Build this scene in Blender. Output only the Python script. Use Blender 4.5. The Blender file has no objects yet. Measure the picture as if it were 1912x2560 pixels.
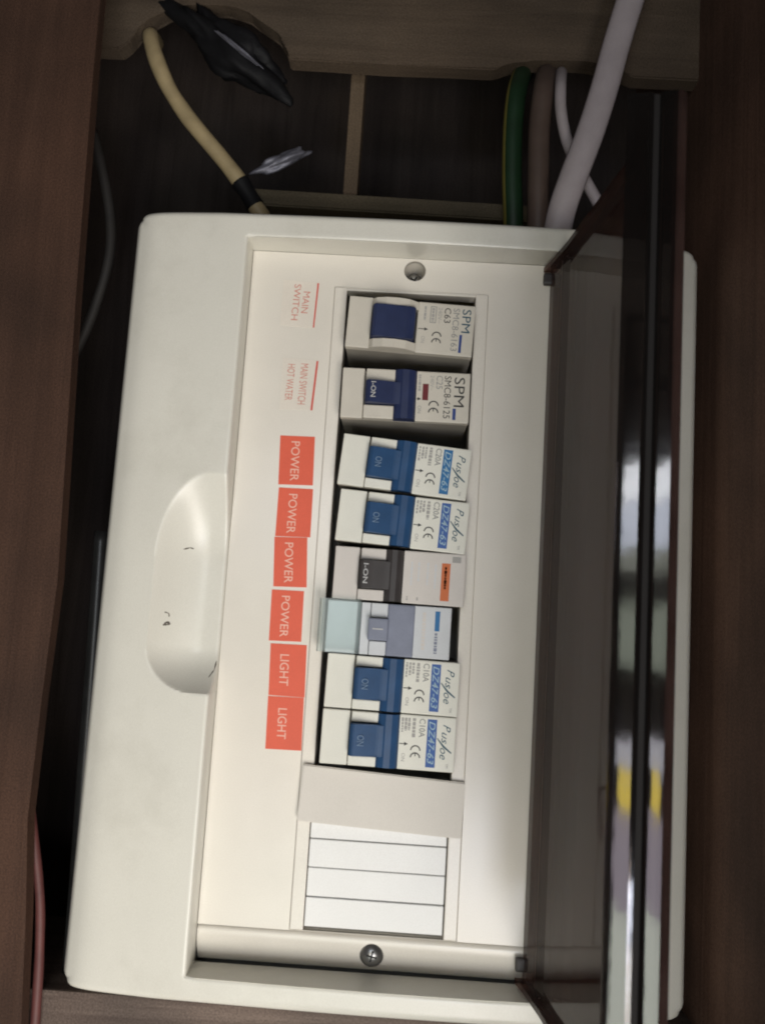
import bpy, bmesh, math, random
from mathutils import Vector, Matrix, noise
random.seed(7)
S = bpy.context.scene
COL = S.collection
MM = 0.001
# All building is done in millimetres on the board: u to the right, v down, z away from the viewer (0 = recessed panel)
def P(u, v, z): return Vector((u*MM, z*MM, -v*MM))

# ------------------------------------------------------------------ camera
cd = bpy.data.cameras.new('camera'); cam = bpy.data.objects.new('camera', cd); COL.objects.link(cam)
RT = ((0.99794988, -0.06177708, 0.01672217), (0.05928449, 0.99074238, 0.12212655), (-0.02411198, -0.12088481, 0.99237366))
def W(r): return Vector((r[0], r[2], -r[1]))
right, down, fwd = W(RT[0]), W(RT[1]), W(RT[2])
m3 = Matrix((right, -down, -fwd)).transposed()
cam.matrix_world = Matrix.Translation(P(1.843, 6.194, -300.66)) @ m3.to_4x4()
cd.sensor_fit = 'HORIZONTAL'; cd.sensor_width = 36; cd.lens = 36*2180/1912
cd.clip_start = 0.01; cd.clip_end = 20
cd.dof.use_dof = True; cd.dof.focus_distance = 0.31; cd.dof.aperture_fstop = 26
S.camera = cam
S.cycles.filter_width = 2.0; S.cycles.max_bounces = 7; S.cycles.transparent_max_bounces = 12

# ------------------------------------------------------------------ light
S.view_settings.view_transform = 'Standard'; S.view_settings.look = 'None'
S.view_settings.exposure = 0; S.view_settings.gamma = 1
wd = bpy.data.worlds.new('World'); S.world = wd; wd.use_nodes = True
bgn = wd.node_tree.nodes['Background']; bgn.inputs[0].default_value = (1.0, 0.84, 0.78, 1); bgn.inputs[1].default_value = 0.042
def lamp(name, at, to, sx, sy, rad, col):
    l = bpy.data.lights.new(name, 'AREA'); l.shape = 'RECTANGLE'
    l.size = sx*MM; l.size_y = sy*MM; l.color = col
    l.energy = rad*math.pi*sx*sy*1e-6
    o = bpy.data.objects.new(name, l); COL.objects.link(o)
    o.location = P(*at)
    d = P(*to) - P(*at)
    o.rotation_euler = d.to_track_quat('-Z', 'Z').to_euler()
    return o
lamp('window_light', (305, 430, -520), (0, 60, 0), 590, 330, 11.8, (1.0, 0.94, 0.86))
# the panes and lamps of the room behind the viewer, mirrored in the lid's lip
def pane(v0, v1, rad, col, u=-55, w=170):
    lamp('room_light', (u, (v0+v1)/2, -600), (u, (v0+v1)/2, 0), w, v1-v0, rad, col)
pane(-128, -98, 15, (0.92, 0.95, 1.0)); pane(-97, -62, 10, (0.80, 0.86, 1.0)); pane(-61, -42, 3.0, (0.85, 0.9, 0.75))
pane(-18, 33, 3.2, (0.85, 0.95, 0.78))
pane(87, 110, 6.5, (0.9, 0.9, 1.0)); pane(111, 138, 10, (1.0, 0.76, 0.12), -62, 95); pane(139, 214, 4.2, (0.88, 0.78, 0.9))
pane(215, 390, 7.5, (0.92, 0.97, 0.86))
lamp('side_window_light', (108, 262, -700), (30, 80, 0), 60, 100, 30, (0.82, 0.86, 1.0))

# ------------------------------------------------------------------ materials
def new_mat(name):
    m = bpy.data.materials.new(name); m.use_nodes = True
    return m, m.node_tree.nodes, m.node_tree.links, m.node_tree.nodes['Principled BSDF']
def plastic(name, col, rough=0.4, var=0.05, scale=60, bump=0.04, spec=0.5, dirt=None):
    m, n, l, b = new_mat(name)
    b.inputs['Roughness'].default_value = rough; b.inputs['Specular IOR Level'].default_value = spec
    tc = n.new('ShaderNodeTexCoord')
    t = n.new('ShaderNodeTexNoise'); t.inputs['Scale'].default_value = scale; t.inputs['Detail'].default_value = 5
    l.new(tc.outputs['Object'], t.inputs['Vector'])
    r = n.new('ShaderNodeValToRGB')
    r.color_ramp.elements[0].position = 0.3; r.color_ramp.elements[1].position = 0.7
    r.color_ramp.elements[0].color = (*[c*(1-var) for c in col], 1); r.color_ramp.elements[1].color = (*[min(1, c*(1+var)) for c in col], 1)
    l.new(t.outputs['Fac'], r.inputs['Fac'])
    out = r.outputs['Color']
    if dirt:
        t2 = n.new('ShaderNodeTexNoise'); t2.inputs['Scale'].default_value = 22; t2.inputs['Detail'].default_value = 8; t2.inputs['Roughness'].default_value = 0.7
        l.new(tc.outputs['Object'], t2.inputs['Vector'])
        r2 = n.new('ShaderNodeValToRGB'); r2.color_ramp.elements[0].position = 0.50; r2.color_ramp.elements[1].position = 0.80
        r2.color_ramp.elements[0].color = (0, 0, 0, 1); r2.color_ramp.elements[1].color = (dirt, dirt, dirt, 1)
        l.new(t2.outputs['Fac'], r2.inputs['Fac'])
        mx = n.new('ShaderNodeMix'); mx.data_type = 'RGBA'
        l.new(r2.outputs['Color'], mx.inputs['Factor']); l.new(out, mx.inputs['A']); mx.inputs['B'].default_value = (col[0]*0.5, col[1]*0.48, col[2]*0.42, 1)
        out = mx.outputs['Result']
    l.new(out, b.inputs['Base Color'])
    gn = n.new('ShaderNodeTexNoise'); gn.inputs['Scale'].default_value = 2600; gn.inputs['Detail'].default_value = 2
    l.new(tc.outputs['Object'], gn.inputs['Vector'])
    gr_ = n.new('ShaderNodeValToRGB'); gr_.color_ramp.elements[0].position = 0.3; gr_.color_ramp.elements[1].position = 0.7
    gr_.color_ramp.elements[0].color = (0.93, 0.925, 0.92, 1); gr_.color_ramp.elements[1].color = (1.0, 1.0, 1.0, 1)
    l.new(gn.outputs['Fac'], gr_.inputs['Fac'])
    gm = n.new('ShaderNodeMix'); gm.data_type = 'RGBA'; gm.blend_type = 'MULTIPLY'; gm.inputs['Factor'].default_value = 1
    l.new(out, gm.inputs['A']); l.new(gr_.outputs['Color'], gm.inputs['B']); l.new(gm.outputs['Result'], b.inputs['Base Color'])
    if bump:
        t3 = n.new('ShaderNodeTexNoise'); t3.inputs['Scale'].default_value = 1400; t3.inputs['Detail'].default_value = 3
        l.new(tc.outputs['Object'], t3.inputs['Vector'])
        bp = n.new('ShaderNodeBump'); bp.inputs['Strength'].default_value = bump; bp.inputs['Distance'].default_value = 0.0003
        l.new(t3.outputs['Fac'], bp.inputs['Height']); l.new(bp.outputs['Normal'], b.inputs['Normal'])
    return m
def wood(name, dark, light, axis=2, rough=0.75, scale=30):
    m, n, l, b = new_mat(name); b.inputs['Roughness'].default_value = rough; b.inputs['Specular IOR Level'].default_value = 0.25
    tc = n.new('ShaderNodeTexCoord'); mp = n.new('ShaderNodeMapping')
    sc = [scale*4]*3; sc[axis] = scale*0.22; mp.inputs['Scale'].default_value = sc
    l.new(tc.outputs['Object'], mp.inputs['Vector'])
    t = n.new('ShaderNodeTexNoise'); t.inputs['Scale'].default_value = 1; t.inputs['Detail'].default_value = 9; t.inputs['Roughness'].default_value = 0.65; t.inputs['Distortion'].default_value = 0.6
    l.new(mp.outputs['Vector'], t.inputs['Vector'])
    r = n.new('ShaderNodeValToRGB'); r.color_ramp.elements[0].position = 0.32; r.color_ramp.elements[1].position = 0.68
    r.color_ramp.elements[0].color = (*dark, 1); r.color_ramp.elements[1].color = (*light, 1)
    l.new(t.outputs['Fac'], r.inputs['Fac'])
    t2 = n.new('ShaderNodeTexNoise'); t2.inputs['Scale'].default_value = 16; t2.inputs['Detail'].default_value = 6
    l.new(tc.outputs['Object'], t2.inputs['Vector'])
    r2 = n.new('ShaderNodeValToRGB'); r2.color_ramp.elements[0].color = (0.55, 0.55, 0.55, 1); r2.color_ramp.elements[1].color = (1.15, 1.1, 1.05, 1)
    r2.color_ramp.elements[0].position = 0.3; r2.color_ramp.elements[1].position = 0.7
    l.new(t2.outputs['Fac'], r2.inputs['Fac'])
    mx = n.new('ShaderNodeMix'); mx.data_type = 'RGBA'; mx.blend_type = 'MULTIPLY'; mx.inputs['Factor'].default_value = 1
    l.new(r.outputs['Color'], mx.inputs['A']); l.new(r2.outputs['Color'], mx.inputs['B']); l.new(mx.outputs['Result'], b.inputs['Base Color'])
    gn = n.new('ShaderNodeTexNoise'); gn.inputs['Scale'].default_value = 1500; gn.inputs['Detail'].default_value = 2
    l.new(tc.outputs['Object'], gn.inputs['Vector'])
    g2 = n.new('ShaderNodeValToRGB'); g2.color_ramp.elements[0].position = 0.3; g2.color_ramp.elements[1].position = 0.7
    g2.color_ramp.elements[0].color = (0.72, 0.7, 0.68, 1); g2.color_ramp.elements[1].color = (1.25, 1.25, 1.25, 1)
    l.new(gn.outputs['Fac'], g2.inputs['Fac'])
    gm = n.new('ShaderNodeMix'); gm.data_type = 'RGBA'; gm.blend_type = 'MULTIPLY'; gm.inputs['Factor'].default_value = 1
    l.new(mx.outputs['Result'], gm.inputs['A']); l.new(g2.outputs['Color'], gm.inputs['B']); l.new(gm.outputs['Result'], b.inputs['Base Color'])
    bp = n.new('ShaderNodeBump'); bp.inputs['Strength'].default_value = 0.5; bp.inputs['Distance'].default_value = 0.0008
    l.new(t.outputs['Fac'], bp.inputs['Height']); l.new(bp.outputs['Normal'], b.inputs['Normal'])
    return m
def flat(name, col, rough=0.6, spec=0.3, metal=0):
    m, n, l, b = new_mat(name); b.inputs['Base Color'].default_value = (*col, 1); b.inputs['Roughness'].default_value = rough
    b.inputs['Specular IOR Level'].default_value = spec; b.inputs['Metallic'].default_value = metal
    return m
def clear(name, tint, ior=1.5, rough=0.03, haze=0.0, hcol=(.3, .25, .24)):
    m, n, l, b = new_mat(name); n.remove(b)
    o = n['Material Output']; tr = n.new('ShaderNodeBsdfTransparent'); tr.inputs['Color'].default_value = (*tint, 1)
    g = n.new('ShaderNodeBsdfGlossy'); g.inputs['Roughness'].default_value = rough; g.inputs['Color'].default_value = (1, 1, 1, 1)
    t = n.new('ShaderNodeTexCoord'); t2 = n.new('ShaderNodeTexNoise'); t2.inputs['Scale'].default_value = 90; l.new(t.outputs['Object'], t2.inputs['Vector'])
    bp = n.new('ShaderNodeBump'); bp.inputs['Strength'].default_value = 0.12; bp.inputs['Distance'].default_value = 0.0005
    l.new(t2.outputs['Fac'], bp.inputs['Height']); l.new(bp.outputs['Normal'], g.inputs['Normal'])
    f = n.new('ShaderNodeFresnel'); f.inputs['IOR'].default_value = ior
    mx = n.new('ShaderNodeMixShader'); l.new(f.outputs['Fac'], mx.inputs['Fac']); l.new(tr.outputs[0], mx.inputs[1]); l.new(g.outputs[0], mx.inputs[2])
    if haze:
        d = n.new('ShaderNodeBsdfDiffuse'); d.inputs['Color'].default_value = (*hcol, 1)
        t4 = n.new('ShaderNodeTexNoise'); t4.inputs['Scale'].default_value = 45; t4.inputs['Detail'].default_value = 6
        l.new(t.outputs['Object'], t4.inputs['Vector'])
        mr = n.new('ShaderNodeMapRange'); mr.inputs['From Min'].default_value = 0.3; mr.inputs['From Max'].default_value = 0.75
        mr.inputs['To Min'].default_value = haze*0.5; mr.inputs['To Max'].default_value = haze*1.5
        l.new(t4.outputs['Fac'], mr.inputs['Value'])
        m2 = n.new('ShaderNodeMixShader'); l.new(mr.outputs['Result'], m2.inputs['Fac']); l.new(mx.outputs[0], m2.inputs[1]); l.new(d.outputs[0], m2.inputs[2])
        mx = m2
    l.new(mx.outputs[0], o.inputs['Surface'])
    return m
M = dict(
    cover=plastic('cream_cover_plastic', (0.715, 0.70, 0.63), 0.30, 0.025, 40, 0.05, 0.45, dirt=0.3),
    panel=plastic('cream_panel_plastic', (0.76, 0.72, 0.645), 0.26, 0.02, 50, 0.04, 0.45, dirt=0.12),
    blank=plastic('white_blank_plastic', (0.84, 0.84, 0.825), 0.36, 0.02, 60, 0.03, 0.4),
    plate=plastic('blanking_plate_plastic', (0.70, 0.66, 0.60), 0.45, 0.02, 60, 0.03, 0.35, dirt=0.05),
    lower=plastic('side_shade_breaker_plastic', (0.30, 0.28, 0.245), 0.55, 0.06, 120, 0.05, 0.3, dirt=0.3),  # dirty grey, with the breakers' side shade painted into the colour
    base=plastic('base_box_plastic', (0.35, 0.32, 0.28), 0.5, 0.05),
    brk_old=plastic('old_breaker_plastic', (0.62, 0.58, 0.50), 0.42, 0.04, 120, 0.03, 0.4, dirt=0.12),
    brk=plastic('breaker_plastic', (0.74, 0.73, 0.65), 0.40, 0.03, 120, 0.03, 0.4, dirt=0.05),
    brk_pink=plastic('pinkish_breaker_plastic', (0.62, 0.58, 0.54), 0.45, 0.03, 120, 0.03, 0.4, dirt=0.05),
    brk_grey=plastic('grey_breaker_plastic', (0.58, 0.60, 0.62), 0.45, 0.03, 120, 0.03, 0.4),
    navy=plastic('navy_toggle_plastic', (0.020, 0.030, 0.085), 0.42, 0.12, 200, 0.05, 0.35),
    blue=plastic('blue_toggle_plastic', (0.018, 0.066, 0.165), 0.45, 0.12, 200, 0.05, 0.35),
    black=plastic('charcoal_toggle_plastic', (0.045, 0.040, 0.040), 0.45, 0.12, 200, 0.05, 0.35),
    slate=plastic('slate_toggle_plastic', (0.21, 0.23, 0.30), 0.5, 0.08, 200, 0.05, 0.3),
    teal=clear('clear_teal_plastic', (0.93, 0.965, 0.965), 1.45, 0.25, 0.10, (0.6, 0.7, 0.7)),
    smoke=clear('smoked_lid_plastic', (0.56, 0.425, 0.385), 1.20, 0.06, 0.095, (0.36, 0.225, 0.20)),
    smoke_lip=clear('smoked_lip_plastic', (0.34, 0.31, 0.30), 1.52, 0.075, 0.012, (0.2, 0.18, 0.17)),
    edge=flat('dark_lid_edge', (0.012, 0.011, 0.011), 0.7, 0.15),
    red=plastic('red_sticker_paper', (0.76, 0.130, 0.072), 0.5, 0.04, 90, 0.05, 0.3),
    paper=plastic('aged_sticker_paper', (0.75, 0.695, 0.615), 0.5, 0.03, 90, 0.05, 0.3),
    ink_white=flat('white_ink', (0.86, 0.50, 0.40)), ink_red=flat('red_ink', (0.62, 0.10, 0.08)), ink_pink=flat('faded_red_ink', (0.60, 0.23, 0.18)),
    ink_black=flat('black_ink', (0.045, 0.045, 0.045)), ink_grey=flat('grey_ink', (0.26, 0.26, 0.25)), ink_faint=flat('faint_ink', (0.36, 0.35, 0.33)),
    ink_blue=flat('blue_ink', (0.03, 0.06, 0.22)), box_blue=flat('blue_print', (0.035, 0.16, 0.36)), box_violet=flat('violet_blue_print', (0.06, 0.13, 0.36)), ink_pale=flat('pale_ink', (0.36, 0.50, 0.58)),
    ink_teal=flat('teal_ink', (0.03, 0.09, 0.13)), box_red=flat('maroon_print', (0.15, 0.025, 0.03)), box_orange=flat('orange_print', (0.58, 0.16, 0.06)),
    mark=flat('toggle_mark_ink', (0.16, 0.24, 0.36)), mark_white=flat('white_mark_ink', (0.5, 0.5, 0.5)),
    scuff=flat('scuff_dirt', (0.12, 0.105, 0.09), 0.8), metal=flat('dull_screw_metal', (0.30, 0.30, 0.30), 0.32, 0.5, 0.9), dark=flat('dark_slot', (0.03, 0.03, 0.03), 0.7),
    stud=wood('dark_stained_timber', (0.052, 0.027, 0.018), (0.075, 0.040, 0.027), 2), stud2=wood('dark_brown_timber', (0.13, 0.076, 0.055), (0.18, 0.108, 0.08), 2),  # right upright: plain brown base colour, lighter than the left
    beam=wood('grey_brown_timber', (0.08, 0.06, 0.043), (0.125, 0.096, 0.07), 0), batten=wood('pale_batten_timber', (0.11, 0.082, 0.055), (0.17, 0.13, 0.09), 2, 0.7),
    bar=wood('olive_rail_timber', (0.085, 0.072, 0.046), (0.13, 0.11, 0.075), 0), back=wood('cavity_board', (0.034, 0.027, 0.025), (0.060, 0.049, 0.045), 2),
    ledge=wood('weathered_ledge_timber', (0.07, 0.05, 0.044), (0.19, 0.15, 0.13), 0, 0.7, 22),
    cream=plastic('cream_cable_sheath', (0.33, 0.26, 0.145), 0.5, 0.15, 150, 0.1), white=plastic('white_cable_sheath', (0.36, 0.32, 0.33), 0.5, 0.06, 150, 0.06),
    green=plastic('green_cable_insulation', (0.008, 0.032, 0.012), 0.5, 0.15, 150), yellow=plastic('yellow_cable_stripe', (0.16, 0.14, 0.03), 0.5, 0.1, 150),
    brown=plastic('mauve_brown_cable_sheath', (0.095, 0.066, 0.054), 0.5, 0.1, 150), blackc=plastic('black_cable_sheath', (0.02, 0.02, 0.02), 0.35, 0.2, 150),
    redc=plastic('red_cable_sheath', (0.10, 0.030, 0.027), 0.6, 0.2, 150), greyc=plastic('dusty_grey_cable_sheath', (0.014, 0.012, 0.011), 0.7, 0.2, 150),
    tape=plastic('black_tape', (0.006, 0.006, 0.007), 0.62, 0.2, 120, 0.4, 0.2), foil_glint=flat('foil_and_glint', (0.15, 0.15, 0.18), 0.5, 0.5, 0.4),
)

# ------------------------------------------------------------------ builders
def mesh_obj(name, verts, faces, mat, parent=None, smooth=False):
    me = bpy.data.meshes.new(name); me.from_pydata([tuple(v) for v in verts], [], faces); me.update()
    o = bpy.data.objects.new(name, me); COL.objects.link(o)
    if mat: me.materials.append(mat)
    if smooth: me.polygons.foreach_set('use_smooth', [True]*len(me.polygons))
    if parent: o.parent = parent
    return o
def bm_obj(name, bm, mat, parent=None, smooth=False):
    bmesh.ops.recalc_face_normals(bm, faces=bm.faces)
    me = bpy.data.meshes.new(name); bm.to_mesh(me); bm.free()
    o = bpy.data.objects.new(name, me); COL.objects.link(o)
    if mat: me.materials.append(mat)
    if smooth:
        me.polygons.foreach_set('use_smooth', [True]*len(me.polygons))
    if parent: o.parent = parent
    return o
def tag(o, label=None, cat=None, group=None, kind=None):
    if label: o['label'] = label
    if cat: o['category'] = cat
    if group: o['group'] = group
    if kind: o['kind'] = kind
    return o
def empty(name, u, v, z, ang=0, label=None, cat=None, group=None):
    o = bpy.data.objects.new(name, None); o.empty_display_size = 0.01; COL.objects.link(o)
    o.location = P(u, v, z); o.rotation_euler = (0, math.radians(ang), 0)
    return tag(o, label, cat, group)
def add_box(bm, u0, u1, v0, v1, z0, z1, bev=0.0, seg=2):
    vs = [bm.verts.new(P(u, v, z)) for z in (z0, z1) for v in (v0, v1) for u in (u0, u1)]
    F = [(0, 1, 3, 2), (4, 6, 7, 5), (0, 4, 5, 1), (2, 3, 7, 6), (0, 2, 6, 4), (1, 5, 7, 3)]
    fs = [bm.faces.new([vs[i] for i in f]) for f in F]
    if bev:
        es = list({e for f in fs for e in f.edges})
        bmesh.ops.bevel(bm, geom=es, offset=bev*MM, segments=seg, affect='EDGES', profile=0.6)
def box(name, dims, mat, parent=None, bev=0.0):
    bm = bmesh.new(); add_box(bm, *dims, bev); return bm_obj(name, bm, mat, parent)
def add_prism(bm, prof, v0, v1, cap=0):
    """closed (u,z) profile swept along v"""
    a = [bm.verts.new(P(u, v0, z)) for u, z in prof]; b = [bm.verts.new(P(u, v1, z)) for u, z in prof]
    k = len(prof)
    for f in (bm.faces.new(a), bm.faces.new(b[::-1])): f.material_index = cap
    for i in range(k): bm.faces.new((a[i], b[i], b[(i+1) % k], a[(i+1) % k]))
def add_slab(bm, poly, z0, z1):
    """closed (u,v) outline extruded along z"""
    a = [bm.verts.new(P(u, v, z0)) for u, v in poly]; b = [bm.verts.new(P(u, v, z1)) for u, v in poly]
    k = len(poly)
    bm.faces.new(a); bm.faces.new(b[::-1])
    for i in range(k): bm.faces.new((a[i], b[i], b[(i+1) % k], a[(i+1) % k]))
def slab(name, poly, z0, z1, mat, parent=None, bev=0):
    bm = bmesh.new(); add_slab(bm, poly, z0, z1)
    if bev: bmesh.ops.bevel(bm, geom=list(bm.edges), offset=bev*MM, segments=2, affect='EDGES')
    return bm_obj(name, bm, mat, parent)
def rect(u0, u1, v0, v1): return [(u0, v0), (u1, v0), (u1, v1), (u0, v1)]
def spline(pts, n=10):
    out = []; p = [Vector(x) for x in pts]
    p = [p[0]*2-p[1]] + p + [p[-1]*2-p[-2]]
    for i in range(1, len(p)-2):
        for k in range(n):
            t = k/n
            out.append(0.5*((2*p[i])+(-p[i-1]+p[i+1])*t+(2*p[i-1]-5*p[i]+4*p[i+1]-p[i+2])*t*t+(-p[i-1]+3*p[i]-3*p[i+1]+p[i+2])*t**3))
    out.append(p[-2]); return out
def tube(name, pts, r, mat, parent=None, flatten=1.0, seg=14, n=10, arc=None, wob=0.0):
    """cable along (u,v,z) points; arc=(a0,a1) keeps only that part of the section, slightly proud (a stripe)"""
    c = [P(*q) for q in spline(pts, n)]
    vs, fs = [], []; up = Vector((0, 1, 0))
    angs = [2*math.pi*k/seg for k in range(seg)] if not arc else [arc[0]+(arc[1]-arc[0])*k/seg for k in range(seg+1)]
    for i, q in enumerate(c):
        t = (c[min(i+1, len(c)-1)]-c[max(i-1, 0)]).normalized()
        s = t.cross(up).normalized(); w = s.cross(t).normalized()
        rr = r*MM*(1+wob*noise.noise(q*90))
        for a in angs: vs.append(q+s*math.cos(a)*rr+w*math.sin(a)*rr*flatten)
    k = len(angs)
    for i in range(len(c)-1):
        for j in range(k if not arc else k-1):
            fs.append((i*k+j, i*k+(j+1) % k, (i+1)*k+(j+1) % k, (i+1)*k+j))
    if not arc: fs += [tuple(range(k))[::-1], tuple(range((len(c)-1)*k, len(c)*k))]
    return mesh_obj(name, vs, fs, mat, parent, smooth=True)
_tc = {}
def glyphs(body, shear=0.0, bold=0.0):
    key = (body, shear, bold)
    if key not in _tc:
        cu = bpy.data.curves.new('lettering', 'FONT'); cu.body = body; cu.shear = shear; cu.offset = bold; cu.resolution_u = 3
        o = bpy.data.objects.new('lettering', cu); COL.objects.link(o); bpy.context.view_layer.update()
        me = bpy.data.meshes.new_from_object(o.evaluated_get(bpy.context.evaluated_depsgraph_get()))
        v = [tuple(x.co) for x in me.vertices]; f = [tuple(q.vertices) for q in me.polygons]
        bpy.data.objects.remove(o); bpy.data.curves.remove(cu); bpy.data.meshes.remove(me)
        x0, x1 = min(q[0] for q in v), max(q[0] for q in v); y0, y1 = min(q[1] for q in v), max(q[1] for q in v)
        _tc[key] = ([((q[0]-x0)/(x1-x0), (q[1]-y0)/(y1-y0)) for q in v], f)
    return _tc[key]
def text(body, u0, u1, v0, v1, z, mat, parent, shear=0.0, bold=0.0, skew=0.0):
    """printed lettering: reads down the picture (v0 to v1), letter tops towards u1"""
    v, f = glyphs(body, shear, bold)
    return mesh_obj('lettering', [P(u0+(u1-u0)*y+skew*x, v0+(v1-v0)*x, z) for x, y in v], f, mat, parent)
def mark(name, poly, z, mat, parent):
    return mesh_obj(name, [P(u, v, z) for u, v in poly], [tuple(range(len(poly)))], mat, parent)

# ------------------------------------------------------------------ the setting: timber cavity
bw = box('back_wall', (-330, 330, -420, 330, 130, 142), M['back']); tag(bw, kind='structure')
# left stud, a plank standing a little proud of the gap
def stud(name, poly, z0, z1, mat, label):
    return tag(slab(name, poly, z0, z1, mat, None, 0.8), label, 'timber')
stud('timber_stud', [(-300, -420), (-125.5, -420), (-122.5, -190), (-119.8, -100), (-115.5, 0), (-116.6, 40), (-117, 80), (-114, 112), (-111.5, 150), (-107, 300), (-300, 300)], -2, 4, M['stud'], 'dark reddish brown timber upright left of the white board')
stud('timber_stud', [(110.5, -420), (140, -420), (140, 300), (110.5, 300)], -240, 129, M['stud2'], 'dark brown timber upright right of the open lid')  # extended far forward, out of view, to block light from the board's right strip
# head beam with two rough notches where cables pass
bp_ = [(-300, -420), (300, -420), (300, -216.5), (84, -217.5)]
bp_ += [(56+26*math.cos(t), -217.8-5.5*math.sin(t)-random.uniform(0, .9)) for t in [math.pi*k/14 for k in range(1, 14)]]
bp_ += [(28, -218), (-17, -218), (-56, -218.4)]
bp_ += [(-90+33*math.cos(t)+random.uniform(-.9, .9), -219-22*math.sin(t)+random.uniform(-1.1, 1.1)) for t in [math.pi*k/18 for k in range(1, 18)]]
bp_ += [(-126, -219.4), (-300, -220)]
tag(slab('head_beam', bp_, 30, 38, M['beam'], None, 0.6), 'greyish brown timber beam across the top with notches for cables', 'beam')
tag(box('ledge', (-300, 300, 137, 420, 8, 77), M['ledge'], None, 1.0), 'weathered timber ledge below the board', 'ledge')
tag(box('batten', (-31.5, -25.6, -232, -163, 46, 58), M['batten'], None, 0.5), 'thin pale upright batten above the board', 'batten')
tag(slab('rail', [(-69, -166), (60, -164.3), (60, -157.5), (-67, -159)], 38, 50, M['bar'], None, 0.6), 'olive brown horizontal rail just above the board', 'rail')

# ------------------------------------------------------------------ distribution board
U0, U1, V0, V1 = -100.0, 103.5, -132.3, 130.0          # outline
RU0, RU1, RV0, RV1 = -58.0, 52.0, -123.0, 122.0        # recess
board = empty('distribution_board', 0, 0, 0, 0, 'cream plastic switchboard with open smoked lid and a row of breakers', 'switchboard')
PR = [(-100, -3.5), (-97, -6.0), (-90, -8.8), (-75, -10.6), (-58, -11.6), (0, -13), (52, -12.2), (70, -9.9), (88, -4.2), (99, 1.2), (103.5, 4)]
_ps = spline([(a, b, 0) for a, b in PR], 16)
def prof(u):
    for a, b in zip(_ps, _ps[1:]):
        if a.x <= u <= b.x: return a.y+(b.y-a.y)*(u-a.x)/max(1e-9, b.x-a.x)
    return PR[0][1] if u < 0 else PR[-1][1]
def scoop(u, v):
    """finger grip: a smooth hollow, steeper at its left side and lower end"""
    a = min(1, max(0, (u+80.5)/17.0)); b = min(1, max(0, (v+39.0)/30.0)); c = min(1, max(0, (34.5-v)/15.0))
    r = min(1, math.hypot(1-a, 1-min(b, c)))
    k = min(1, max(0, (v+20)/45.0))
    return 10.8*(1-r*r)**(1.25-0.30*k)
def surf(u, v):
    z = prof(u)
    e = min(u-U0, U1-u, v-V0, V1-v); r = 2.6
    if e < r: z += r*(1-math.sqrt(max(0, 1-(1-e/r)**2)))
    if RV0 <= v <= RV1:
        i = min(abs(u-RU0), abs(u-RU1)) if (u <= RU0 or u >= RU1) else 99
    elif RU0 <= u <= RU1: i = min(abs(v-RV0), abs(v-RV1))
    else: i = 99
    if i < 1.0: z += 0.9*(1-math.sqrt(max(0, 1-(1-i)**2)))
    if u <= RU0: z += scoop(u, v)
    return z
def line(a, b, step):
    n = max(1, round((b-a)/step)); return [a+(b-a)*i/n for i in range(n)]
us = line(U0, U0+3, 0.5)+line(U0+3, -82, 1.1)+line(-82, RU0-1, 0.5)+[RU0-1, RU0-0.6, RU0-0.25]+line(RU0, RU1, 3.0)+[RU1, RU1+0.25, RU1+0.6]+line(RU1+1, U1-3, 2.0)+line(U1-3, U1, 0.5)+[U1]
vs_ = line(V0, V0+3, 0.5)+line(V0+3, RV0-1, 1.0)+[RV0-1, RV0-0.6, RV0-0.25]+line(RV0, -42, 1.4)+line(-42, 38, 0.6)+line(38, RV1, 1.4)+[RV1, RV1+0.25, RV1+0.6]+line(RV1+1, V1-3, 1.0)+line(V1-3, V1, 0.5)+[V1]
CR = 5.0
def corner(u, v):
    cu = min(max(u, U0+CR), U1-CR); cv = min(max(v, V0+CR), V1-CR)
    x, y = u-cu, v-cv
    if x and y:
        k = max(abs(x), abs(y))/math.hypot(x, y); return cu+x*k, cv+y*k
    return u, v
verts, faces = [], []; nu, nv = len(us), len(vs_)
for v in vs_:
    for u in us:
        z = surf(u, v); cu, cv = corner(u, v); verts.append(P(cu, cv, z))
for j in range(nv-1):
    for i in range(nu-1):
        um, vm = (us[i]+us[i+1])/2, (vs_[j]+vs_[j+1])/2
        if RU0 < um < RU1 and RV0 < vm < RV1: continue
        faces.append((j*nu+i, j*nu+i+1, (j+1)*nu+i+1, (j+1)*nu+i))
def skirt(idx, z, closed=True):
    base = len(verts)
    for q in idx: verts.append(Vector((verts[q].x, z*MM, verts[q].z)))
    k = len(idx)
    for a in range(k if closed else k-1):
        faces.append((idx[a], idx[(a+1) % k], base+(a+1) % k, base+a))
per = [i for i in range(nu)]+[j*nu+nu-1 for j in range(1, nv)]+[(nv-1)*nu+i for i in range(nu-2, -1, -1)]+[j*nu for j in range(nv-2, 0, -1)]
i0, i1, j0, j1 = us.index(RU0), us.index(RU1), vs_.index(RV0), vs_.index(RV1)
inn = [j0*nu+i for i in range(i0, i1+1)]+[j*nu+i1 for j in range(j0+1, j1+1)]+[j1*nu+i for i in range(i1-1, i0-1, -1)]+[j*nu+i0 for j in range(j1-1, j0, -1)]
skirt(per, 50); skirt(inn, 1.5)
cov = mesh_obj('front_cover', verts, faces, M['cover'], board, smooth=True)
bm = bmesh.new(); bm.from_mesh(cov.data); bmesh.ops.recalc_face_normals(bm, faces=bm.faces); bm.to_mesh(cov.data); bm.free()
try: cov.data.set_sharp_from_angle(angle=math.radians(38))
except Exception: pass
box('back_box', (U0+2, U1-2, V0+2, V1-2, 48, 76), M['base'], board, 1.0)

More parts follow.
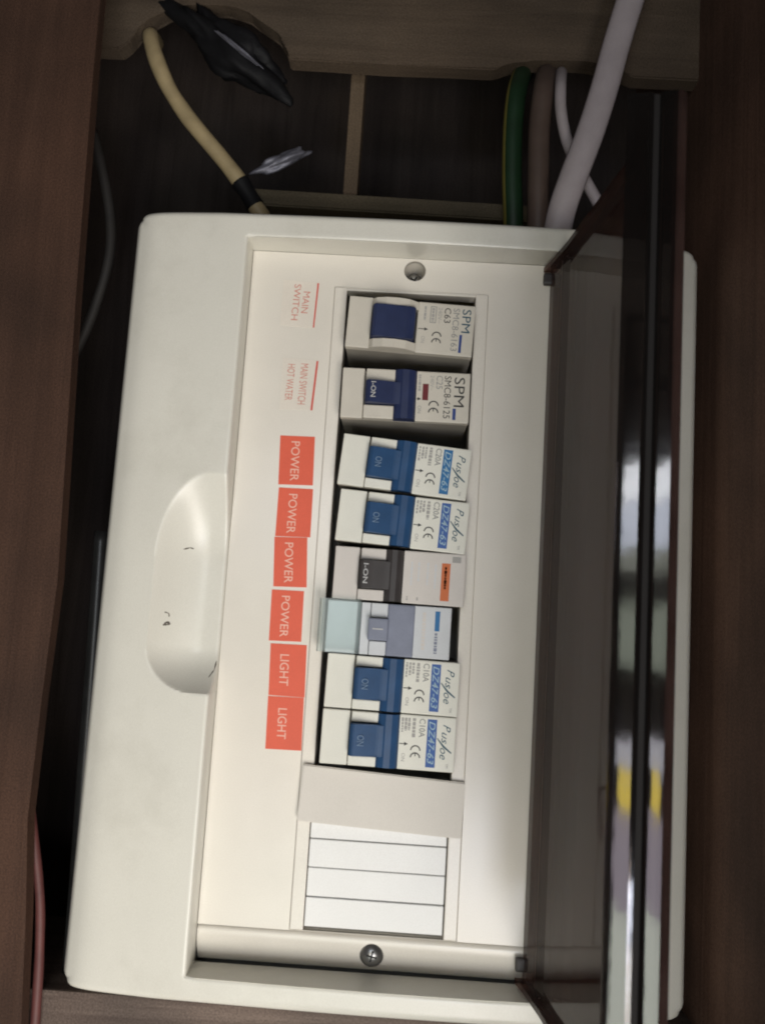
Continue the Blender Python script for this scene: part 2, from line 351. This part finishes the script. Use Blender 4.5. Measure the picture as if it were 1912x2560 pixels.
def plate_with_holes(name, outer, holes, z0, z1, mat, parent):
    cu = bpy.data.curves.new(name, 'CURVE'); cu.dimensions = '2D'; cu.fill_mode = 'BOTH'; cu.extrude = (z1-z0)/2*MM
    for poly in [outer]+holes:
        s = cu.splines.new('POLY'); s.points.add(len(poly)-1); s.use_cyclic_u = True
        for pt, (u, v) in zip(s.points, poly): pt.co = (u*MM, -v*MM, 0, 1)
    o = bpy.data.objects.new(name, cu); COL.objects.link(o); bpy.context.view_layer.update()
    me = bpy.data.meshes.new_from_object(o.evaluated_get(bpy.context.evaluated_depsgraph_get()))
    bpy.data.objects.remove(o); bpy.data.curves.remove(cu)
    for v in me.vertices: v.co = Vector((v.co.x, (z0+z1)/2*MM-v.co.z, v.co.y))
    me.materials.clear(); me.materials.append(mat)
    bm = bmesh.new(); bm.from_mesh(me); bmesh.ops.remove_doubles(bm, verts=bm.verts, dist=1e-6); bmesh.ops.recalc_face_normals(bm, faces=bm.faces); bm.to_mesh(me); bm.free()
    o = bpy.data.objects.new(name, me); COL.objects.link(o); o.parent = parent
    return o
circ = lambda cu, cv, r, n=40: [(cu+r*math.cos(2*math.pi*k/n), cv+r*math.sin(2*math.pi*k/n)) for k in range(n)]
pan = plate_with_holes('recessed_panel', rect(-57.8, 51.8, -122.8, 109.7), [rect(-27.6, 27.6, -110.8, 109.69), circ(0.8, -118.4, 3.9)], 0, 2.2, M['panel'], board)
# the strip below the seam, rolling away towards the bottom wall
bm = bmesh.new()
rows = [(110.3, 0.5), (111.6, 0.35), (113, 0.4), (115, 0.8), (117, 1.5), (119, 2.5), (121, 3.8), (121.9, 4.6)]
gr = [[bm.verts.new(P(u, v, z)) for v, z in rows] for u in (-57.8, 51.8)]
for i in range(len(rows)-1): bm.faces.new((gr[0][i], gr[0][i+1], gr[1][i+1], gr[1][i]))
low = [[bm.verts.new(P(u, v, 8)) for v in (110.3, 121.9)] for u in (-57.8, 51.8)]
bm.faces.new((gr[0][0], gr[1][0], low[1][0], low[0][0]))
bm_obj('lower_strip', bm, M['panel'], board, smooth=True)
# counterbored screw hole at the top and its screw
bm = bmesh.new()
a = [bm.verts.new(P(u, v, 1.5)) for u, v in circ(0.8, -118.4, 3.95)]; b = [bm.verts.new(P(u, v, 13)) for u, v in circ(0.8, -118.4, 3.7)]
for i in range(40): bm.faces.new((a[i], a[(i+1) % 40], b[(i+1) % 40], b[i]))
bm.faces.new(b); bm_obj('screw_well', bm, M['panel'], board)
def dome(name, cu, cv, z, r, h, mat, parent, slot=True, ang=0.5):
    vs, fs = [], []; n = 32; rings = 9
    for k in range(rings+1):
        t = k/rings*math.pi/2
        for i in range(n): a = 2*math.pi*i/n; vs.append(P(cu+r*math.cos(t)*math.cos(a), cv+r*math.cos(t)*math.sin(a), z-h*math.sin(t)))
    for k in range(rings):
        for i in range(n): fs.append((k*n+i, k*n+(i+1) % n, (k+1)*n+(i+1) % n, (k+1)*n+i))
    vs += [P(cu+r*math.cos(2*math.pi*i/n), cv+r*math.sin(2*math.pi*i/n), z+3) for i in range(n)]
    b = (rings+1)*n
    for i in range(n): fs.append((i, b+i, b+(i+1) % n, (i+1) % n))
    o = mesh_obj(name, vs, fs, mat, parent, smooth=True)
    if slot:
        for a in (ang, ang+math.pi/2):
            c, s = math.cos(a)*1.7, math.sin(a)*1.7; px, py = -math.sin(a)*0.28, math.cos(a)*0.28
            slab('slot', [(cu-c-px, cv-s-py), (cu+c-px, cv+s-py), (cu+c+px, cv+s+py), (cu-c+px, cv-s+py)], z-h-0.03, z-h+0.25, M['dark'], o)
    return o
dome('screw', 0.8, -118.2, 10, 3.0, 1.4, M['metal'], board)
dome('screw', 0.0, 115.8, 2.2, 4.2, 3.4, M['metal'], board, True, 0.2)
# opening rim (three bars), a dark slot stays open below it
bm = bmesh.new()
add_box(bm, -27.4, -23.0, -110.5, 109.2, -0.9, 9, 0.35); add_box(bm, 23.0, 27.4, -110.5, 109.2, -0.9, 9, 0.35); add_box(bm, -23.05, 23.05, -110.45, -109.5, -0.7, 5, 0.3)
bm_obj('opening_rim', bm, M['panel'], board)
box('mounting_rail', (-17.5, 17.5, -108, 108, 40, 44), M['metal'], board, 0.4)
# snap-in blanks under the row of breakers
for v0, v1 in ((62.5, 71.0), (71.3, 79.9), (80.2, 89.1), (89.4, 98.4), (98.7, 107.9)):
    box('blank_module', (-22.7, 22.6, v0, v1, -0.6+random.uniform(-.15, .15), 7), M['blank'], board, 0.3)

# ---- stickers
def sticker(poly, mat, label, z=-0.12):
    o = slab('sticker', poly, z, z+0.25, mat, board); o['label'] = label; return o
def lettered(body, poly, mat, ink, a, b, label, bold=0.0):
    o = sticker(poly, mat, label)
    (x0, y0), (x1, y1), (x2, y2), (x3, y3) = poly        # TL TR BR BL
    v, f = glyphs(body, 0, bold); vs = []
    for gx, gy in v:
        s = a[0]+(a[1]-a[0])*gy; t = b[0]+(b[1]-b[0])*gx
        vs.append(P((x0*(1-s)+x1*s)*(1-t)+(x3*(1-s)+x2*s)*t, (y0*(1-s)+y1*s)*(1-t)+(y3*(1-s)+y2*s)*t, -0.15))
    mesh_obj('lettering', vs, f, ink, o); return o
R_ = M['red']; IW = M['ink_white']
lettered('POWER', [(-43.0, -55.4), (-30.8, -55.6), (-30.3, -38.3), (-42.4, -38.0)], R_, IW, (.33, .58), (.11, .92), 'red POWER sticker, uppermost of the red ones', .004)
lettered('POWER', [(-42.1, -36.9), (-30.1, -37.0), (-29.9, -20.05), (-42.1, -19.8)], R_, IW, (.31, .56), (.12, .93), 'red POWER sticker, second of the red ones', .004)
lettered('POWER', [(-42.3, -19.55), (-30.9, -19.9), (-29.9, -2.7), (-41.4, -2.4)], R_, IW, (.32, .58), (.11, .92), 'red POWER sticker, third of the red ones', .004)
lettered('POWER', [(-41.8, -1.3), (-30.7, -1.4), (-30.4, 15.9), (-41.5, 16.1)], R_, IW, (.32, .58), (.11, .92), 'red POWER sticker just above the LIGHT ones', .004)
lettered('LIGHT', [(-40.8, 17.0), (-28.4, 16.9), (-27.9, 34.5), (-40.2, 34.4)], R_, IW, (.28, .53), (.20, .80), 'red LIGHT sticker right under the POWER ones', .004)
lettered('LIGHT', [(-40.3, 34.7), (-28.1, 34.6), (-27.7, 52.1), (-39.9, 52.2)], R_, IW, (.30, .55), (.22, .80), 'red LIGHT sticker, lowest of all', .004)
st = sticker([(-46.0, -112.4), (-33.4, -112.0), (-33.9, -95.0), (-46.2, -95.6)], M['paper'], 'pale sticker reading MAIN SWITCH in red')
text('MAIN', -38.6, -36.2, -108.4, -100.4, -0.15, M['ink_pink'], st, skew=-0.5); text('SWITCH', -42.0, -39.6, -111.0, -97.6, -0.15, M['ink_pink'], st, skew=-0.5)
mark('red_line', [(-33.9, -111.8), (-33.3, -111.8), (-33.9, -95.2), (-34.4, -95.2)], -0.15, M['ink_red'], st)
st = sticker([(-44.2, -83.6), (-31.4, -83.2), (-32.1, -65.3), (-44.0, -64.8)], M['paper'], 'pale sticker reading MAIN SWITCH HOT WATER in red')
text('MAIN SWITCH', -37.6, -34.9, -81.8, -67.0, -0.15, M['ink_pink'], st, skew=-0.3); text('HOT WATER', -42.2, -39.6, -81.4, -68.2, -0.15, M['ink_pink'], st, skew=-0.3)
mark('red_line', [(-32.2, -83.0), (-31.5, -83.0), (-32.4, -65.0), (-33.1, -65.0)], -0.15, M['ink_red'], st)

# ---- scuffs on the finger scoop
def scuff(pts, w):
    for (a, b), (c, d) in zip(pts, pts[1:]):
        n = 5; vs, fs = [], []
        for i in range(n+1):
            u, v = a+(c-a)*i/n, b+(d-b)*i/n; l = math.hypot(c-a, d-b); px, pv = -(d-b)/l, (c-a)/l
            ww = w*(0.35+abs(noise.noise(Vector((u*.9, v*.9, 3)))))*(1 if 0 < i < n else .3)
            for s in (-1, 1):
                uu, vv = u+px*ww*s, v+pv*ww*s; vs.append(P(uu, vv, surf(min(uu, RU0-.05), vv)-0.06))
        for i in range(n): fs.append((2*i, 2*i+1, 2*i+3, 2*i+2))
        mesh_obj('scuff_mark', vs, fs, M['scuff'], board)
scuff([(-72.6, -13.0), (-70.6, -13.8), (-69.4, -13.5)], 0.34)
scuff([(-76.5, 8.6), (-75.2, 9.0), (-75.1, 10.2)], 0.4); scuff([(-76.6, 13.2), (-75.6, 11.8), (-74.6, 12.6), (-76.3, 13.0)], 0.5)
scuff([(-58.5, 24.0), (-58.7, 27.0), (-60.0, 29.4)], 0.36)

# ---- smoked lid, hinged along the right side of the recess and standing open towards the viewer
lid = [(50.2, -0.8), (50.6, -6.0), (51.8, -12.0), (53.6, -20), (55.8, -38), (58.2, -60), (60.6, -82), (62.3, -97), (62.9, -103), (62.2, -106.0), (60.6, -107.4)]
def arc(p, q, sag, n=8):
    """gently domed facet from p to q, bulging towards the viewer"""
    dx, dz = q[0]-p[0], q[1]-p[1]; l = math.hypot(dx, dz); nx, nz = dz/l, -dx/l
    if nz > 0: nx, nz = -nx, -nz
    return [(p[0]+dx*k/n+nx*sag*4*(k/n)*(1-k/n), p[1]+dz*k/n+nz*sag*4*(k/n)*(1-k/n)) for k in range(n+1)]
lip = arc((60.7, -107.3), (57.5, -106.4), 0.07)+[(56.9, -105.0), (56.2, -104.4), (55.4, -105.2)]+arc((54.9, -105.9), (49.5, -104.4), 0.13)
def thick(path, t):
    n = len(path); L, Rr = [], []
    for i in range(n):
        a, b = path[max(0, i-1)], path[min(n-1, i+1)]
        dx, dz = b[0]-a[0], b[1]-a[1]; l = math.hypot(dx, dz); nx, nz = -dz/l, dx/l
        L.append((path[i][0]+nx*t/2, path[i][1]+nz*t/2)); Rr.append((path[i][0]-nx*t/2, path[i][1]-nz*t/2))
    return L+Rr[::-1]
bm = bmesh.new(); add_prism(bm, thick(lid, 2.0), -121.6, 120.6, 1); lido = bm_obj('lid', bm, M['smoke'], board); lido.data.materials.append(M['edge'])
lido['label'] = 'smoked clear lid standing open'
bm = bmesh.new(); add_prism(bm, thick([(q[0], q[1]) for q in lip], 1.6), -121.5, 120.5, 1); bm_obj('lid_lip', bm, M['smoke_lip'], lido).data.materials.append(M['edge'])
box('lip_groove_black', (54.7, 57.6, -121.3, 120.3, -106.5, -105.2), M['edge'], lido, 0.3)  # black filler added to darken the lip groove and stop its glare
box('hinge_bar', (51.2, 59.6, -120.6, 119.6, -14.4, -12.4), M['edge'], lido, 0.6)
fl = [(46.6, -1.6), (48.2, -9), (50.6, -24), (53.0, -44), (55.6, -66), (58.4, -86), (60.2, -86.5), (57.6, -62), (55.2, -40), (53.0, -22), (51.0, -12), (49.8, -5), (49.6, -1.8)]
for v0 in (-121.4, 118.8):
    bm = bmesh.new(); add_prism(bm, fl, v0, v0+1.8); bm_obj('lid_end', bm, M['smoke'], lido)
for v0 in (-119.4, 112.6):
    box('hinge_lug', (46.6, 52.6, v0, v0+4.4, -2.6, -0.2), M['black'], board, 0.9)

# ------------------------------------------------------------------ circuit breakers (local: a along u from -22, b along v from -8.8, face at z=0)
def A(a): return a-22.0
def B(b): return b-8.8
def breaker_body(root, mat, well, rail_b, length=44.0):
    bm = bmesh.new()
    add_box(bm, A(0), A(well[0]), B(0), B(17.6), 0, 3.25, 0.35)
    add_box(bm, A(well[1]), A(length), B(0), B(17.6), 0, 3.25, 0.35)
    add_box(bm, A(well[0]+0.6), A(well[2]), B(0.1), B(rail_b[0]), -0.6, 3.25, 0.35)
    add_box(bm, A(well[0]+0.2), A(well[2]), B(rail_b[1]), B(17.5), -0.6, 3.25, 0.35)
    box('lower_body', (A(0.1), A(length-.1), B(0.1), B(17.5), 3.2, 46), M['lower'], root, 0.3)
    return bm_obj('body', bm, mat, root)
def toggle(root, mat, bar, handle, hb, hz=4.0):
    bm = bmesh.new()
    w = bar[1]-bar[0]
    pr = [(A(bar[0]), 3), (A(bar[0]), -0.8), (A(bar[0]+w*.12), -1.6), (A(bar[0]+w*.35), -2.2), (A(bar[0]+w*.65), -2.1), (A(bar[0]+w*.9), -1.3), (A(bar[1]), -0.2), (A(bar[1]), 3)]
    add_prism(bm, pr, B(0.25), B(17.35))
    o = bm_obj('toggle_bar', bm, mat, root)
    bm = bmesh.new()
    pr = [(A(bar[0]+w*.2), 2.5), (A(handle[0]), 2.5), (A(handle[0]), -hz*0.75), (A(handle[0]+1.2), -hz), (A(handle[0]+4.5), -hz*0.8), (A(bar[0]), -2.3), (A(bar[0]+w*.3), -2.25)]
    add_prism(bm, pr, B(hb[0]), B(hb[1]))
    bmesh.ops.bevel(bm, geom=list(bm.edges), offset=0.25*MM, segments=2, affect='EDGES')
    h = bm_obj('toggle_handle', bm, mat, root)
    return h
def label_sheet(root, a0, a1, mat=None):
    return box('rating_label', (A(a0), A(a1), B(0.45), B(17.15), -0.06, 0.05), mat or M['brk'], root)
Z = -0.10
def lines(par, specs, ink):
    """tiny print too small to read: short broken dashes"""
    for a, w, b0, b1 in specs:
        b = b0
        while b < b1-0.2:
            e = min(b1, b+random.uniform(0.5, 1.3)); h = w*random.uniform(0.7, 1.0)
            mark('fine_print', [(A(a-h/2), B(b)), (A(a+h/2), B(b)), (A(a+h/2), B(e)), (A(a-h/2), B(e))], Z, ink, par)
            b = e+random.uniform(0.15, 0.3)
def arrow(par, a0, a1, b, ink):
    mark('arrow', [(A(a0), B(b-.14)), (A(a1-1.3), B(b-.14)), (A(a1-1.3), B(b-.6)), (A(a1), B(b)), (A(a1-1.3), B(b+.6)), (A(a1-1.3), B(b+.14)), (A(a0), B(b+.14))], Z, ink, par)
def ce(par, a0, a1, b0, ink):
    """the two arcs of the conformity mark, opening downwards"""
    r = (a1-a0)/2; ca = (a0+a1)/2
    for k, bc in enumerate((b0+r, b0+r*2.35)):
        vs, fs = [], []; n = 14
        for i in range(n+1):
            t = math.pi*(1+i/n)
            for rr in (r, r*0.76): vs.append(P(A(ca+rr*math.cos(t)), B(bc+rr*math.sin(t)), Z))
        for i in range(n): fs.append((2*i, 2*i+1, 2*i+3, 2*i+2))
        mesh_obj('conformity_mark', vs, fs, ink, par)
        if k: mark('conformity_mark', [(A(ca-.16), B(bc-r*.9)), (A(ca+.16), B(bc-r*.9)), (A(ca+.16), B(bc-r*.25)), (A(ca-.16), B(bc-r*.25))], Z-.01, ink, par)
def frame_box(par, a0, a1, b0, b1, w, ink):
    for q in ((a0, a1, b0, b0+w), (a0, a1, b1-w, b1), (a0, a0+w, b0+w, b1-w), (a1-w, a1, b0+w, b1-w)):
        mark('print_frame', [(A(q[0]), B(q[2])), (A(q[1]), B(q[2])), (A(q[1]), B(q[3])), (A(q[0]), B(q[3]))], Z, ink, par)
def block(par, a0, a1, b0, b1, ink, name='print_block'):
    return mark(name, [(A(a0), B(b0)), (A(a1), B(b0)), (A(a1), B(b1)), (A(a0), B(b1))], Z, ink, par)
GRP = 'circuit breakers in the row'
def breaker(c, ang, label, tilt=0):
    r = empty('circuit_breaker', c[0], c[1], -8, ang, label, 'circuit breaker', GRP)
    r.rotation_euler.x = math.radians(tilt)
    return r
IB, IG, IF = M['ink_black'], M['ink_grey'], M['ink_faint']

# 1: main switch with one broad navy rocker
r = breaker((0.4, -95.0), 2.0, 'aged white C63 breaker with a broad navy rocker, topmost in the row')
bm = bmesh.new()
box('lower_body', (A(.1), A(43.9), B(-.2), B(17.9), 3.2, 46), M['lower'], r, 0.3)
add_box(bm, A(0), A(8.2), B(-.3), B(18.0), 0, 3.25, 0.35); add_box(bm, A(24.2), A(44), B(-.3), B(18.0), 0, 3.25, 0.35)
for s0, s1, m in ((0.0, 2.7, 1), (14.8, 17.8, -1)):
    pr = [(A(8.2), 3.2), (A(8.2), 0.2), (A(9.5), -1.4), (A(13), -2.6), (A(17), -2.9), (A(21), -2.2), (A(24.2), 0.1), (A(24.2), 3.2)]
    add_prism(bm, pr, B(s0), B(s1))
bm_obj('body', bm, M['brk_old'], r)
bm = bmesh.new()
pr = [(A(8.6), 3), (A(8.6), -3.2), (A(9.6), -4.2), (A(13), -3.9), (A(17), -3.4), (A(21), -4.0), (A(23.4), -3.4), (A(23.8), 3)]
add_prism(bm, pr, B(3.0), B(14.5)); bmesh.ops.bevel(bm, geom=list(bm.edges), offset=0.3*MM, segments=2, affect='EDGES')
bm_obj('toggle_handle', bm, M['navy'], r)
ls = label_sheet(r, 24.6, 43.7, M['brk_old'])
text('SPM', A(39.6), A(42.6), B(1.2), B(9.6), Z, M['ink_teal'], ls, bold=0); block(ls, 39.2, 40.1, 10.4, 16.9, M['ink_blue'])
text('SMC8-6163', A(36.4), A(38.6), B(1.1), B(16.4), Z, IG, ls, bold=0); text('C63', A(33.4), A(35.6), B(1.2), B(6.6), Z, IB, ls)
text('240V~', A(31.2), A(32.6), B(1.2), B(7.0), Z, IF, ls); frame_box(ls, 28.5, 30.6, 1.0, 7.0, .25, IG); lines(ls, [(29.5, 1.0, 1.6, 6.5)], IF)
lines(ls, [(26.7, .8, 1.2, 6.2)], IF); ce(ls, 29.6, 33.0, 10.0, IB); arrow(ls, 24.7, 28.2, 9.4, IB); text('ON', A(26.0), A(27.3), B(12.0), B(14.4), Z, IF, ls)

# 2: hot water main
r = breaker((0.1, -70.3), -0.2, 'aged white C25 breaker with a navy toggle and a maroon print bar')
breaker_body(r, M['brk_old'], (7.6, 25.6, 18.2), (4.5, 12.9))
h = toggle(r, M['navy'], (18.2, 25.6), (8.3, 18.5), (4.8, 12.6), 4.2)
text('I-ON', A(10.2), A(11.9), B(5.6), B(11.0), -4.35, M['mark_white'], h, bold=.01)
ls = label_sheet(r, 25.8, 43.7, M['brk_old'])
text('SPM', A(38.6), A(42.2), B(1.6), B(12.0), Z, IB, ls, bold=0); block(ls, 38.4, 39.5, 12.6, 16.6, M['ink_blue'])
text('SMC8-6125', A(35.2), A(37.5), B(1.3), B(16.2), Z, IB, ls, bold=0); text('C25', A(32.4), A(34.6), B(1.3), B(6.0), Z, IG, ls)
text('240V~', A(30.3), A(31.6), B(1.3), B(6.6), Z, IF, ls); block(ls, 27.8, 29.8, 4.4, 10.2, M['box_red']); lines(ls, [(26.7, .9, 1.2, 7.0)], IF)
ce(ls, 30.0, 33.6, 10.2, IB); arrow(ls, 25.9, 27.5, 9.8, IB); text('ON', A(26.4), A(27.6), B(12.2), B(14.8), Z, IG, ls)

# 3, 4, 7, 8: the four alike blue ones
def blue_breaker(c, ang, amp, label, bluebox, box_ink):
    r = breaker(c, ang, label)
    breaker_body(r, M['brk'], (9.0, 25.4, 18.4), (3.4, 14.3))
    h = toggle(r, M['blue'], (18.4, 25.4), (9.4, 18.6), (3.8, 14.0), 4.4)
    text('ON', A(12.0), A(14.2), B(7.2), B(10.6), -4.2, M['mark'], h)
    ls = label_sheet(r, 25.6, 43.7)
    text('P', A(39.8), A(42.2), B(2.4), B(4.8), Z, M['ink_teal'], ls, shear=.4); text('us', A(39.4), A(41.0), B(4.9), B(8.6), Z, M['ink_teal'], ls, shear=.4)
    mark('script_stroke', [(A(37.9), B(7.0)), (A(38.1), B(6.8)), (A(40.4), B(9.2)), (A(42.9), B(11.2)), (A(42.8), B(11.6)), (A(40.0), B(9.7))], Z, M['ink_teal'], ls)
    text('oe', A(39.1), A(40.8), B(9.9), B(13.6), Z, M['ink_teal'], ls, shear=.35); text('TM', A(41.2), A(42.0), B(14.8), B(16.2), Z, IG, ls)
    bx = block(ls, 34.6, 37.7, 1.0, 16.4, box_ink)
    mesh_obj('lettering', [P(A(35.1)+2.1*y, B(1.7)+13.6*x, Z-.02) for x, y in glyphs('DZ47-63', .25, .004)[0]], glyphs('DZ47-63', .25, .004)[1], M['ink_pale'], ls)
    text(amp, A(31.9), A(33.9), B(1.0), B(7.0), Z, M['ink_grey'], ls, bold=.01)
    lines(ls, [(30.2, 1.2, 1.0, 7.2), (28.6, .9, 1.0, 5.0), (27.5, .9, 1.0, 5.2), (26.4, .8, 1.0, 6.0)], IF)
    ce(ls, 29.4, 32.8, 9.6, IB); arrow(ls, 25.7, 28.6, 9.4, IB); text('ON', A(26.6), A(27.8), B(12.4), B(15.0), Z, IF, ls)
blue_breaker((1.3, -45.4), 4.4, 'C20A', 'tilted white C20A breaker with blue toggle, upper of the two', 1, M['box_blue'])
blue_breaker((1.7, -26.7), 3.2, 'C20A', 'white C20A breaker with blue toggle, lower of the two', 1, M['box_violet'])
blue_breaker((1.5, 27.8), 0.9, 'C10A', 'white C10A breaker with blue toggle, upper of the two', 1, M['box_violet'])
blue_breaker((1.2, 45.8), 0.5, 'C10A', 'white C10A breaker with blue toggle, lowest in the row', 1, M['box_violet'])

# 5: charcoal toggle, orange print
r = breaker((1.7, -8.1), 0.6, 'pinkish white breaker with charcoal toggle and orange print bar')
breaker_body(r, M['brk_pink'], (8.2, 23.2, 17.2), (3.9, 13.9))
h = toggle(r, M['black'], (17.2, 23.0), (8.4, 17.4), (4.2, 13.6), 3.6)
text('I-ON', A(10.0), A(11.6), B(5.4), B(12.0), -3.75, M['mark_white'], h, bold=.01)
ls = label_sheet(r, 23.3, 43.6, M['brk_pink'])
block(ls, 36.0, 38.9, 3.4, 16.0, M['box_orange']); lines(ls, [(37.4, .9, 4.6, 12.0)], M['box_red']); block(ls, 39.4, 42.3, 1.0, 3.0, IF)
lines(ls, [(34.0, .7, 4.0, 12.0), (31.4, .7, 3.6, 11.0), (28.4, .7, 3.6, 10.0), (26.0, .7, 3.6, 11.5)], M['brk_grey']); lines(ls, [(25.0, .6, 15.2, 16.6), (28.4, .6, 15.4, 16.6)], IF)

# 6: slate toggle with a clear teal guard over its lower end
r = breaker((-0.6, 9.9), 0.4, 'grey breaker with slate toggle and clear teal cover at one end')
bm = bmesh.new()
add_box(bm, A(1), A(42.4), B(0.2), B(17.4), 3.2, 46); add_box(bm, A(1), A(11.2), B(0.2), B(17.4), 1.2, 3.25, 0.3); add_box(bm, A(12.4), A(15.4), B(0.2), B(17.4), 0.2, 3.25, 0.3)
add_box(bm, A(30.0), A(42.4), B(0.2), B(17.4), 0, 3.25, 0.35); add_box(bm, A(15.6), A(21.2), B(.2), B(4.9), -0.4, 3.25, .3); add_box(bm, A(15.6), A(21.2), B(12.8), B(17.4), -0.4, 3.25, .3)
bm_obj('body', bm, M['brk_grey'], r)
bm = bmesh.new(); add_box(bm, A(21.2), A(30.2), B(0.2), B(17.4), -1.0, 3.2, 0.6); bm_obj('toggle_bar', bm, M['slate'], r)
bm = bmesh.new(); add_box(bm, A(15.0), A(21.6), B(5.2), B(12.5), -3.0, 3, 0.5); h = bm_obj('toggle_handle', bm, M['slate'], r)
block(h, 16.5, 20.0, 8.5, 8.9, M['mark_white'], 'handle_line').location = (0, -0.00305, 0)
ls = label_sheet(r, 30.4, 42.0, M['brk_grey'])
block(ls, 37.0, 38.6, 1.6, 8.2, M['box_blue']); lines(ls, [(37.6, 1.1, 8.8, 15.6)], M['slate']); lines(ls, [(33.4, 1.4, 2.2, 14.6)], M['brk_pink'])
bm = bmesh.new()
gp = [(A(-1.6), 3.0), (A(-1.6), -1.4), (A(-0.8), -2.2), (A(11.6), -2.2), (A(12.2), -1.6), (A(12.2), 3.0), (A(11.0), 3.0), (A(11.0), -1.0), (A(-0.4), -1.0), (A(-0.4), 3.0)]
add_prism(bm, gp, B(-0.3), B(17.3)); g = bm_obj('clear_cover', bm, M['teal'], r); g['label'] = 'clear teal plastic cover'

# loose blanking plate
pl = slab('blanking_plate', [(-26.4, 56.0), (27.5, 58.6), (27.0, 76.6), (-27.4, 74.3)], -3.0, -1.4, M['plate'], None, 0.35)
tag(pl, 'plain cream blanking plate sitting askew below the lowest blue breaker', 'blanking plate')

# ------------------------------------------------------------------ cables
def cable(name, label, *a, **k): return tag(tube(name, *a, **k), label, 'cable')
cable('cable', 'cream cable slanting down at the upper left', [(-121, -243, 60), (-117, -233.5, 42), (-114.5, -227, 33), (-110.5, -216, 29), (-104, -203, 29), (-96, -192, 30), (-89, -184, 30), (-80, -174.5, 31), (-73, -166.5, 32), (-66, -157, 34), (-61, -149, 36), (-58, -130, 40)], 3.25, M['cream'], wob=.10)
ct = bpy.data.objects['cable']
tube('tape_wrap', [(-72, -165.5, 32.2), (-68.5, -160.7, 33.2), (-65.5, -156.3, 34.2)], 3.7, M['tape'], ct, wob=.2)
g = cable('cable', 'green and yellow earth cable dropping behind the board', [(45, -240, 62), (41.5, -226, 46), (39.8, -219.5, 36), (37, -205, 26), (36.2, -190, 25), (36.8, -170, 26), (38.5, -148, 28), (39, -125, 32)], 3.9, M['green'])
tube('yellow_stripe', [(45, -240, 62), (41.5, -226, 46), (39.8, -219.5, 36), (37, -205, 26), (36.2, -190, 25), (36.8, -170, 26), (38.5, -148, 28), (39, -125, 32)], 4.0, M['yellow'], g, arc=(math.pi*1.0, math.pi*1.22), seg=5)
cable('cable', 'mauve brown cable beside the green one', [(54, -242, 60), (51.5, -227, 46), (50.0, -220.5, 36), (47.5, -206, 25), (46.4, -190, 24), (46.8, -170, 24), (47.8, -146, 26), (48, -122, 30)], 4.3, M['brown'])
cable('cable', 'thin white cable bowed behind the thick white one', [(59, -240, 60), (57, -227, 45), (55.8, -220.5, 34), (53.8, -207, 22), (54.0, -195, 20), (57.0, -182, 20), (63, -169.5, 20), (70, -157, 20), (78, -143, 22)], 2.25, M['white'])
cable('cable', 'thick white flat cable crossing the upper right', [(84, -262, 8), (77.2, -236, 9), (72.5, -217, 10), (68.5, -199, 10), (63.5, -180, 10), (57.8, -162, 11), (54.6, -150, 13), (53.2, -138, 16), (52, -120, 22)], 5.3, M['white'], flatten=0.55)
cable('cable', 'dusty grey cable looping in the gap beside the left upright', [(-130, -178, 22), (-124, -160, 22), (-119.5, -143, 22), (-118.2, -128, 22), (-120.5, -112, 22), (-126, -92, 22), (-136, -70, 22), (-150, -50, 24)], 1.9, M['greyc'], wob=.1)
cable('cable', 'thin red cable in the dark gap at the lower left', [(-129, 40, 14), (-122.3, 70, 8), (-118.4, 84, 6.5), (-113.4, 106, 6.2), (-111.6, 122, 6.2), (-110.6, 137, 5.8), (-109.5, 170, 5.6)], 1.6, M['redc'], wob=.08)
cable('cable', 'black cable running down the gap at the lower left', [(-113, -20, 30), (-111, 20, 28), (-109, 70, 26), (-107, 110, 24), (-106, 160, 24)], 2.8, M['blackc'])

def crumple(name, centre, size, ang, mat, seed, label, cat, rag=1.0):
    bm = bmesh.new(); bmesh.ops.create_icosphere(bm, subdivisions=4, radius=1)
    for v in bm.verts:
        n = v.co.copy(); d = 1+0.5*noise.noise(n*1.6+Vector((seed, 0, 0)))+0.12*rag*noise.noise(n*4+Vector((0, seed, 0)))+0.10*(rag-1)*noise.noise(n*9+Vector((seed, seed, 0)))
        v.co = Vector((n.x*size[0]*d, n.y*size[2]*d, n.z*size[1]*d))*MM
    o = bm_obj(name, bm, mat, None, True); o.location = P(*centre); o.rotation_euler = (0, math.radians(ang), 0)
    return tag(o, label, cat)
crumple('tape_bundle', (-81, -222, 31), (30, 9, 8), 38, M['tape'], 2.3, 'ragged lump of black tape hanging from the beam notch', 'tape', 1.6)
crumple('scrap_and_glint', (-57.5, -180.5, 42), (11, 3.0, 3), -27, M['foil_glint'], 5.1, 'crumpled silvery scrap on the dark back wall', 'scrap')
crumple('scrap_and_glint', (-75, -216.5, 22.5), (11, 0.8, 1.5), 38, M['foil_glint'], 8.4, 'thin silvery sliver drawn as the glint on the black tape', 'scrap')  # the tape's glint, modelled as a thin silver lump

S.render.resolution_x = 764; S.render.resolution_y = 1024
